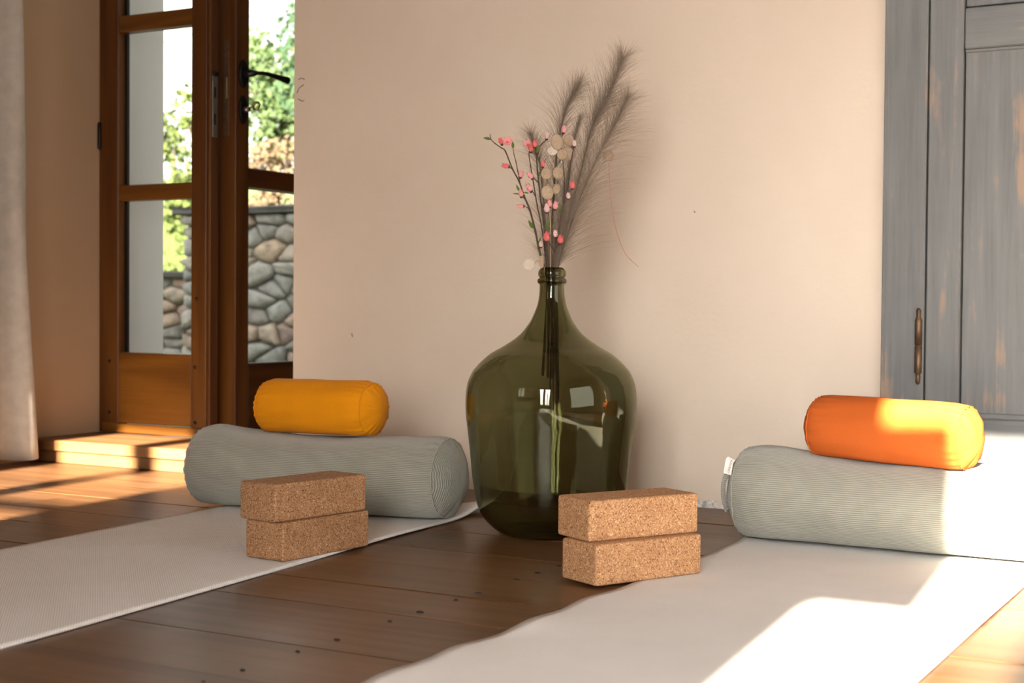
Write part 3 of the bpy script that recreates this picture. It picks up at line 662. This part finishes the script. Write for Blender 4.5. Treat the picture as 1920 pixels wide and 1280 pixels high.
# branch leaning left
q = empty('blossom_branch', B(1016, 507)); tag(q, 'pink blossom branch leaning farthest left out of the bottle', 'blossom branch', GRP)
d = -.02
twig(q, [B(1040, 760, .0), B(1036, 640, -.004), B(1024, 540, -.004), B(1016, 507, -.006), B(1005, 470, -.01), B(998, 437, -.012), B(987, 397, d), B(976, 371, d), B(967, 345, d), B(954, 321, d), B(941, 289, d), B(934, 283, d), B(922, 275, d), B(914, 267, d), B(912, 257, d)], .0030, .0008)
for a_ in ([B(968, 345, d), B(964, 325, d), B(961, 310, d), B(957, 295, d), B(955, 283, d)], [B(987, 399, d), B(982, 393, d-.004), B(975, 391, d-.006)], [B(979, 378, d), B(973, 373, d-.005), B(971, 369, d-.006)], [B(955, 322, d), B(951, 320, d-.003), B(947, 318, d-.004)]): twig(q, a_, .0012, .0007, 'side_twig')
bloom(q, B(944, 273, d-.004), D3(.15, -.35, -1), .0115, P_); bud(q, B(934, 276, d), D3(-.3, -1, -.2), .0062, PR)
bud(q, B(947, 318, d-.004), D3(-1, -.25, -.3), .0066, PR); bud(q, B(969, 337, d), D3(.25, -1, -.2), .0066, P_)
bud(q, B(971, 373, d-.006), D3(-.1, -1, -.3), .0066, P_); bud(q, B(975, 391, d-.006), D3(-1, 0, -.3), .0062, P_)
leaf(q, B(914, 267, d), D3(-1, -.15, -.2), .018, .006); leaf(q, B(955, 284, d), D3(-.05, -1, -.1), .016, .006); leaf(q, B(968, 364, d), D3(-.5, -1, -.1), .018, .005)
leaf(q, B(994, 432, d), D3(-.6, -1, -.1), .022, .008); leaf(q, B(968, 368, d), D3(-1, -.05, -.1), .016, .003); leaf(q, B(1005, 466, d), D3(.1, -1, -.2), .022, .006)
# thin branch
q = empty('blossom_branch', B(1019, 507)); tag(q, 'thin blossom branch topped by an open pink flower, second from left', 'blossom branch', GRP)
d = -.012
twig(q, [B(1034, 770, -.01), B(1033, 640, -.01), B(1026, 540, -.01), B(1020, 507, -.010), B(1011, 437, d), B(1001, 389, d), B(994, 349, d), B(988, 315, d), B(985, 297, d), B(985, 288, d)], .0018, .0009)
twig(q, [B(999, 375, d), B(993, 364, d-.003), B(989, 362, d-.005)], .0012, .0008, 'side_twig')
bloom(q, B(983, 277, d-.004), D3(-.2, -.5, -1), .0105, P_); bud(q, B(988, 288, d), D3(.1, -.9, -.6), .0075, PR)
bud(q, B(989, 362, d-.005), D3(-.5, -.9, -.4), .0075, P_); leaf(q, B(985, 366, d), D3(-1, -.2, 0), .012, .003)
# upright branch
q = empty('blossom_branch', B(1022, 507)); tag(q, 'upright pink blossom branch with forked top, left of the dried discs', 'blossom branch', GRP)
d = -.026
twig(q, [B(1044, 750, -.006), B(1040, 640, -.012), B(1026, 540, -.014), B(1022, 507, -.014), B(1015, 440, d), B(1010, 400, d), B(1006, 371, d), B(1001, 327, d), B(998, 292, d)], .0026, .0014)
for a_ in ([B(998, 293, d), B(1004, 280, d), B(1013, 271, d), B(1018, 266, d)], [B(998, 292, d), B(996, 284, d), B(995, 279, d)], [B(1003, 347, d), B(996, 341, d-.004), B(992, 338, d-.004)], [B(1004, 330, d), B(1009, 322, d), B(1010, 317, d)], [B(1008, 385, d), B(1015, 398, d-.01), B(1018, 400, d-.012)]): twig(q, a_, .0013, .0008, 'side_twig')
bud(q, B(1017, 266, d), D3(.2, -1, -.3), .0066, PP); bud(q, B(995, 281, d), D3(.1, -1, -.5), .0066, PR); bud(q, B(991, 339, d-.004), D3(-.6, -.8, -.5), .0072, P_); bud(q, B(1010, 318, d), D3(.2, -1, -.3), .0055, PR)
bud(q, B(1018, 402, d-.012), D3(.1, -1, -.5), .0078, PP); bud(q, B(1023, 392, d-.008), D3(.1, -1, -.4), .0066, P_); bud(q, B(1033, 396, d-.006), D3(.25, -1, -.4), .0072, P_); bud(q, B(1008, 466, d), D3(.1, -1, -.4), .0056, PP)
leaf(q, B(999, 293, d), D3(.35, -1, -.2), .018, .006); leaf(q, B(1018, 431, d-.01), D3(.25, -1, -.3), .018, .009); leaf(q, B(1005, 335, d), D3(-.35, -1, -.1), .010, .003)
# right-hand branch
q = empty('blossom_branch', B(1030, 507)); tag(q, 'blossom branch with scattered coral buds in front of the dense plume', 'blossom branch', GRP)
d = -.034
twig(q, [B(1028, 740, -.012), B(1030, 640, -.014), B(1031, 540, -.016), B(1030, 507, -.016), B(1034, 470, -.026), B(1045, 410, d), B(1056, 365, d), B(1061, 323, d), B(1064, 300, d), B(1067, 282, d)], .0022, .0009)
for a_ in ([B(1050, 385, d), B(1050, 330, d+.01), B(1044, 275, d+.01), B(1047, 255, d+.01)], [B(1058, 365, d), B(1063, 360, d-.004), B(1066, 357, d-.004)], [B(1033, 472, d), B(1040, 462, d-.006), B(1043, 458, d-.008)], [B(1033, 474, d), B(1024, 460, d-.008), B(1019, 454, d-.01)], [B(1034, 468, d), B(1034, 455, d-.004), B(1035, 448, d-.004)]): twig(q, a_, .0012, .0007, 'side_twig')
bud(q, B(1068, 280, d), D3(.1, -1, -.3), .0056, PP); bud(q, B(1048, 254, d+.01), D3(.2, -1, -.3), .0068, P_); bud(q, B(1065, 358, d-.004), D3(.1, -1, -.5), .0070, PR); bud(q, B(1058, 377, d-.004), D3(0, -1, -.3), .0056, PP)
bud(q, B(1017, 455, d-.01), D3(.2, -1, -.6), .0088, PR); bud(q, B(1035, 448, d-.004), D3(0, -1, -.4), .0066, PP); bud(q, B(1043, 459, d-.008), D3(.15, -1, -.7), .0078, PR)
leaf(q, B(1041, 400, d), D3(.3, -1, -.2), .014, .006)

# ------------------------------------------------------------------ honesty (round papery discs)
def disc(parent, c, rx, rz, tilt, yaw, m):
    c = V(c); n = 22; nr = (FWD*-1+RGT*math.sin(yaw)).normalized(); sd = V((0, 0, 1)).cross(nr).normalized(); up_ = nr.cross(sd); vs, fs = [], []
    for k, h in ((1.0, .0004), (.93, .0012), (.90, .0004), (.5, .0012), (.15, .0016)):
        for j in range(n):
            w = 6.2832*j/n; x = rx*k*math.cos(w); z = rz*k*math.sin(w); hh = h+.0008*math.sin(5*w+c.x*90)*(k < .8)
            xr = x*math.cos(tilt)-z*math.sin(tilt); zr = x*math.sin(tilt)+z*math.cos(tilt); vs.append(c+sd*xr+up_*zr+nr*hh)
    for i in range(4):
        for j in range(n): fs.append([i*n+j, i*n+(j+1) % n, (i+1)*n+(j+1) % n, (i+1)*n+j])
    fs.append([4*n+j for j in range(n)]); fs.append([j for j in range(n)][::-1])
    obj('seed_disc', vs, fs, m, parent, True)
q = empty('honesty_stem', B(1027, 507)); tag(q, 'dried honesty stem with papery beige discs in the middle of the bouquet', 'dried flower', 'dried honesty stems')
d = -.03; LU, LP = M['lunaria'], M['lunaria_pale']
twig(q, [B(1038, 735, -.004), B(1034, 640, -.008), B(1029, 540, -.010), B(1027, 507, -.010), B(1026, 440, d), B(1024, 390, d), B(1026, 350, d), B(1028, 310, d), B(1034, 290, d), B(1044, 275, d)], .0016, .0008, 'stem', 'straw')
for a_ in ([B(1026, 345, d), B(1024, 340, d), B(1022, 336, d)], [B(1024, 362, d), B(1030, 352, d), B(1036, 350, d), B(1042, 356, d)], [B(1002, 300, d), B(1008, 280, d), B(1018, 272, d), B(1026, 270, d)]): twig(q, a_, .0009, .0006, 'side_twig', 'straw')
for x, y, rx, rz, t_, yw, m_, dd in ((1036, 273, .0135, .0175, .15, .1, LU, -.012), (1028, 289, .0115, .0105, 0, -.2, LP, -.008), (1046, 295, .0125, .012, .3, .3, LU, -.002), (1058, 268, .013, .0135, .2, .4, LU, .006), (1056, 293, .0155, .016, 0, -.2, LU, .01),
                              (1017, 331, .0122, .0128, 0, .1, LU, -.008), (1039, 329, .0130, .0140, .2, .3, LU, .004), (1019, 366, .0135, .0160, .2, 0, LU, -.006), (1036, 359, .0085, .0115, -.4, .3, LU, .002)): disc(q, B(x, y, d+dd), rx, rz, t_, yw, m_)
q = empty('honesty_stem', B(1018, 507)); tag(q, 'dried honesty stem with two pale discs at the bottle mouth', 'dried flower', 'dried honesty stems')
twig(q, [B(1022, 700, -.008), B(1020, 600, -.010), B(1018, 540, -.012), B(1016, 507, -.016), B(1008, 497, -.026), B(1001, 492, -.03), B(998, 496, -.034), B(996, 499, -.034)], .0012, .0006, 'stem', 'straw')
disc(q, B(986, 499, -.034), .0142, .0136, 0, .1, LP); disc(q, B(1009, 494, -.03), .0068, .014, .1, .9, LU)
leaf(q, B(1002, 472, -.02), D3(-.75, -1, 0), .020, .004, None, 'lunaria')
twig(q, [B(1008, 497, -.026), B(1006, 485, -.022), B(1002, 472, -.02)], .0007, .0005, 'side_twig', 'straw')
q = empty('honesty_stem', B(1033, 507)); tag(q, 'dried honesty stem with a single disc among the right hand plume hairs', 'dried flower', 'dried honesty stems')
twig(q, [B(1040, 690, .004), B(1038, 600, .004), B(1036, 540, .006), B(1036, 507, .006), B(1062, 430, .02), B(1095, 360, .03), B(1118, 318, .03), B(1128, 300, .025)], .0011, .0006, 'stem', 'straw')
disc(q, B(1134, 292, .02), .0125, .0128, 0, -.2, LU)
# thread hanging from the plume
tag(tube('red_thread', spline([B(1136, 305, .03), B(1139, 350, .035), B(1145, 400, .04), B(1155, 440, .045), B(1171, 476, .05), B(1196, 500, .055)], 6), .00045, M['thread'], None, 5), 'thin red thread trailing from the plumes on the right', 'thread')

# ------------------------------------------------------------------ curtain
def curtain():
    nu, nv = 60, 40; vs, fs = [], []
    for j in range(nv+1):
        z = .022+j/nv*2.2
        right = 3.262-.06*min(1, z/1.43)-.02*max(0, z-1.43)
        left = 2.55+.1*min(1, z/1.43)
        for i in range(nu+1):
            u = i/nu; n = left+(right-left)*u; am = .03*(1-.35*j/nv)
            w = -3.525+am*math.sin(u*6.2832*4.5+.6*math.sin(j*.12))+.006*math.sin(u*40+j*.3)
            vs.append((w, n, z+(.006*math.sin(u*19) if j == 0 else 0)))
    for j in range(nv):
        for i in range(nu): q_ = j*(nu+1)+i; fs.append([q_, q_+1, q_+nu+2, q_+nu+1])
    o = obj('curtain', vs, fs, M['curtain'], None, True, loc=(-3.525, 2.9, 0)); so = o.modifiers.new('thickness', 'SOLIDIFY'); so.thickness = .0015
    return tag(o, 'white cotton curtain hanging to the floor at the left edge', 'curtain')
curtain()
# ------------------------------------------------------------------ outside
gr = box('ground', (-16, 3.96, -.5), (4, 9.5, -.14), M['grass_soil']); tag(gr, 'grassy ground outside the glazed door', 'ground', **STR)
def voronoi(rect, n, rs, stretch=1.35):
    rnd = random.Random(rs); x0, x1, y0, y1 = rect; pts = []
    tries = 0; dmin = math.sqrt((x1-x0)*(y1-y0)/n)*.72
    while len(pts) < n and tries < 9000:
        tries += 1; p = (rnd.uniform(x0, x1), rnd.uniform(y0, y1)); k = rnd.uniform(.65, 1.1)
        if all(((p[0]-q[0])/stretch)**2+((p[1]-q[1])*stretch)**2 > (dmin*k)**2 for q in pts): pts.append(p)
    cells = []
    for i, p in enumerate(pts):
        poly = [(x0, y0), (x1, y0), (x1, y1), (x0, y1)]
        for j, q in enumerate(pts):
            if i == j: continue
            mx, my = (p[0]+q[0])/2, (p[1]+q[1])/2; nx, ny = (q[0]-p[0])/stretch**2, (q[1]-p[1])*stretch**2
            new = []
            for k in range(len(poly)):
                a_, b_ = poly[k], poly[(k+1) % len(poly)]; da = (a_[0]-mx)*nx+(a_[1]-my)*ny; db = (b_[0]-mx)*nx+(b_[1]-my)*ny
                if da <= 0: new.append(a_)
                if da*db < 0: t = da/(da-db); new.append((a_[0]+(b_[0]-a_[0])*t, a_[1]+(b_[1]-a_[1])*t))
            poly = new
            if len(poly) < 3: break
        if len(poly) >= 3: cells.append(poly)
    return cells
def stone_wall(label, w0, w1, n, z0, z1, cnt, rs):
    rnd = random.Random(rs); root = empty('stone_wall', ((w0+w1)/2, n, z0)); tag(root, label, 'stone wall', 'dry stone garden walls')
    box('mortar', (w0+.03, n+.028, z0), (w1-.02, n+.42, z1), M['mortar'], root)
    for poly in voronoi((w0, w1, z0, z1), cnt, rs):
        cx = sum(p[0] for p in poly)/len(poly); cz = sum(p[1] for p in poly)/len(poly)
        # round the outline, shrink for the joint
        ring = []
        for k in range(len(poly)):
            a_, b_ = poly[k], poly[(k+1) % len(poly)]; ring += [(a_[0]*.85+b_[0]*.15, a_[1]*.85+b_[1]*.15), (a_[0]*.15+b_[0]*.85, a_[1]*.15+b_[1]*.85)]
        sx = max(abs(p[0]-cx) for p in ring); fac = max(.75, 1-.008/max(sx, .03)); pr = rnd.uniform(-.015, .03)
        vs = []
        for k_, dp in ((fac, .07), (fac, .02-pr*.5), (fac*.86, -.012-pr), (fac*.45, -.022-pr)):
            vs += [V((cx+(p[0]-cx)*k_+rnd.uniform(-.004, .004), n+dp+rnd.uniform(-.006, .006), cz+(p[1]-cz)*k_+rnd.uniform(-.004, .004))) for p in ring]
        m_ = len(ring); fs = [[i*m_+j, i*m_+(j+1) % m_, (i+1)*m_+(j+1) % m_, (i+1)*m_+j] for i in range(3) for j in range(m_)]+[[3*m_+j for j in range(m_)]]
        obj('stone', vs, fs, M['stone'], root, True)
    x = w0-.05
    while x < w1:
        ln = rnd.uniform(.3, .6); vs, fs = box_data((x, n-.06, z1+rnd.uniform(-.01, .005)), (min(x+ln, w1+.05)-.01, n+.45, z1+rnd.uniform(.035, .06)), .01)
        obj('coping_stone', [v+V((rnd.uniform(-.01, .01), rnd.uniform(-.012, .012), rnd.uniform(-.006, .006))) for v in vs], fs, M['slate'], root); x += ln
stone_wall('tall grey brown field stone wall seen through the door panes', -6.74, -4.2, 7.5, -.14, 1.09, 150, 5)
stone_wall('low field stone wall farther back, left of the tall one', -9.4, -6.6, 8.5, -.14, .70, 90, 8)
box_x = box('ground', (-6.7, 7.9, -.14), (4, 9.3, 1.02), M['grass_soil']); tag(box_x, 'raised grassy terrace behind the tall stone wall', 'ground', **STR)
box_x = box('ground', (-16, 8.9, -.14), (-6.7, 9.3, .62), M['grass_soil']); tag(box_x, 'raised grassy terrace behind the low stone wall', 'ground', **STR)
# sloping bank
def bank_z(x, y):
    s = max(0, y-9.2); t = min(1, max(0, (x+7.4)/1.2)); return (.60+.42*t)+s*.17+.12*noise.noise(V((x*.5, y*.5, 0)))
nx, ny = 60, 40; vs, fs = [], []
for j in range(ny+1):
    for i in range(nx+1): x = -24+28*i/nx; y = 9.1+16*j/ny; vs.append((x, y, bank_z(x, y)))
for j in range(ny):
    for i in range(nx): q_ = j*(nx+1)+i; fs.append([q_, q_+1, q_+nx+2, q_+nx+1])
bk = obj('grassy_bank', vs, fs, M['grass_soil'], None, True); tag(bk, 'sunlit grassy bank rising behind the garden walls', 'ground', **STR)
mb = MB(); rnd = random.Random(4)
for k in range(9000):
    y = 9.25+6*rnd.random()**1.5; x = -y*.83+rnd.uniform(-2.2, 2.6)
    z = bank_z(x, y) if y > 9.2 else (1.02 if x > -6.7 else (.62 if y > 8.9 else -.14))
    h = rnd.uniform(.06, .2); dx, dy = rnd.uniform(-.08, .08), rnd.uniform(-.08, .08); w = rnd.uniform(.006, .012)
    mb.add(([V((x-w, y, z-.01)), V((x+w, y, z-.01)), V((x+dx*.4+w*.6, y+dy*.4, z+h*.6)), V((x+dx*.4-w*.6, y+dy*.4, z+h*.6)), V((x+dx, y+dy, z+h))], [[0, 1, 2, 3], [3, 2, 4]]))
tag(mb.build('meadow_grass', M['blade'], None, False), 'long sunlit meadow grass on the bank outside', 'grass', kind='stuff')
def bush(label, c, rad, n, m, ls, rs):
    rnd = random.Random(rs); root = empty('bush', (c[0], c[1], c[2]-rad[2])); tag(root, label, 'bush', 'bushes on the bank outside')
    mb = MB()
    for k in range(9):
        e = V((c[0]+rad[0]*rnd.uniform(-.7, .7), c[1]+rad[1]*rnd.uniform(-.6, .6), c[2]+rad[2]*rnd.uniform(-.1, .8)))
        b0 = V((c[0]+rnd.uniform(-.15, .15), c[1], c[2]-rad[2]-.15)); mb.add(tube_data([b0, b0.lerp(e, .5)+V((rnd.uniform(-.1, .1), 0, .1)), e], [.03, .018, .006], 5))
    mb.build('branches', M['bark'], root)
    mb = MB()
    cl = [(rnd.uniform(-.75, .75), rnd.uniform(-.75, .75), rnd.uniform(-.8, .85)) for _ in range(26)]
    for k in range(n):
        q_ = cl[k % len(cl)]; v = V((rnd.gauss(0, 1), rnd.gauss(0, 1), rnd.gauss(0, 1))).normalized()*rnd.uniform(.2, .38)
        p = V((c[0]+rad[0]*(q_[0]+v.x), c[1]+rad[1]*(q_[1]+v.y), c[2]+rad[2]*(q_[2]+v.z)))
        d_ = V((rnd.gauss(0, 1), rnd.gauss(0, 1), rnd.gauss(0, 1)-.3)).normalized(); s_ = d_.orthogonal().normalized(); l_ = ls*rnd.uniform(.6, 1.3)
        mb.add(([p, p+d_*l_*.5+s_*l_*.28, p+d_*l_, p+d_*l_*.5-s_*l_*.28], [[0, 1, 2, 3]]))
    tag(mb.build('foliage', M[m], root, False), kind='stuff')
bush('tall fresh green hedge bush behind the door lever', (-9.7, 12.3, 2.70), (.72, .5, .62), 3600, 'bush1', .085, 1)
bush('dark green hedge bush at the top right of the open door pane', (-8.75, 12.0, 2.85), (.55, .5, .75), 2600, 'bush2', .085, 2)
bush('dry brown shrub below the green hedge bush', (-9.35, 11.6, 1.75), (.55, .45, .36), 1800, 'bush3', .06, 3)
bush('pale lime bush seen through the closed door leaf', (-10.85, 12.4, 2.0), (.55, .5, .75), 2400, 'bush4', .09, 4)
bush('low lime shrub beside the end of the tall wall', (-8.2, 9.55, .95), (.35, .3, .30), 1300, 'bush4', .06, 5)
bush('wide fresh green bush at the far left of the bank', (-13.2, 13, 2.0), (1.1, .6, .8), 2400, 'bush1', .1, 6)
tag(tube('overhead_wire', [V((-17.1, 14, 3.16)), V((-13.41, 14, 3.716)), V((-9.70, 14, 4.267)), V((-2.3, 14, 5.36))], .013, M['wire'], None, 5), 'thin overhead wire crossing the white sky outside', 'wire')
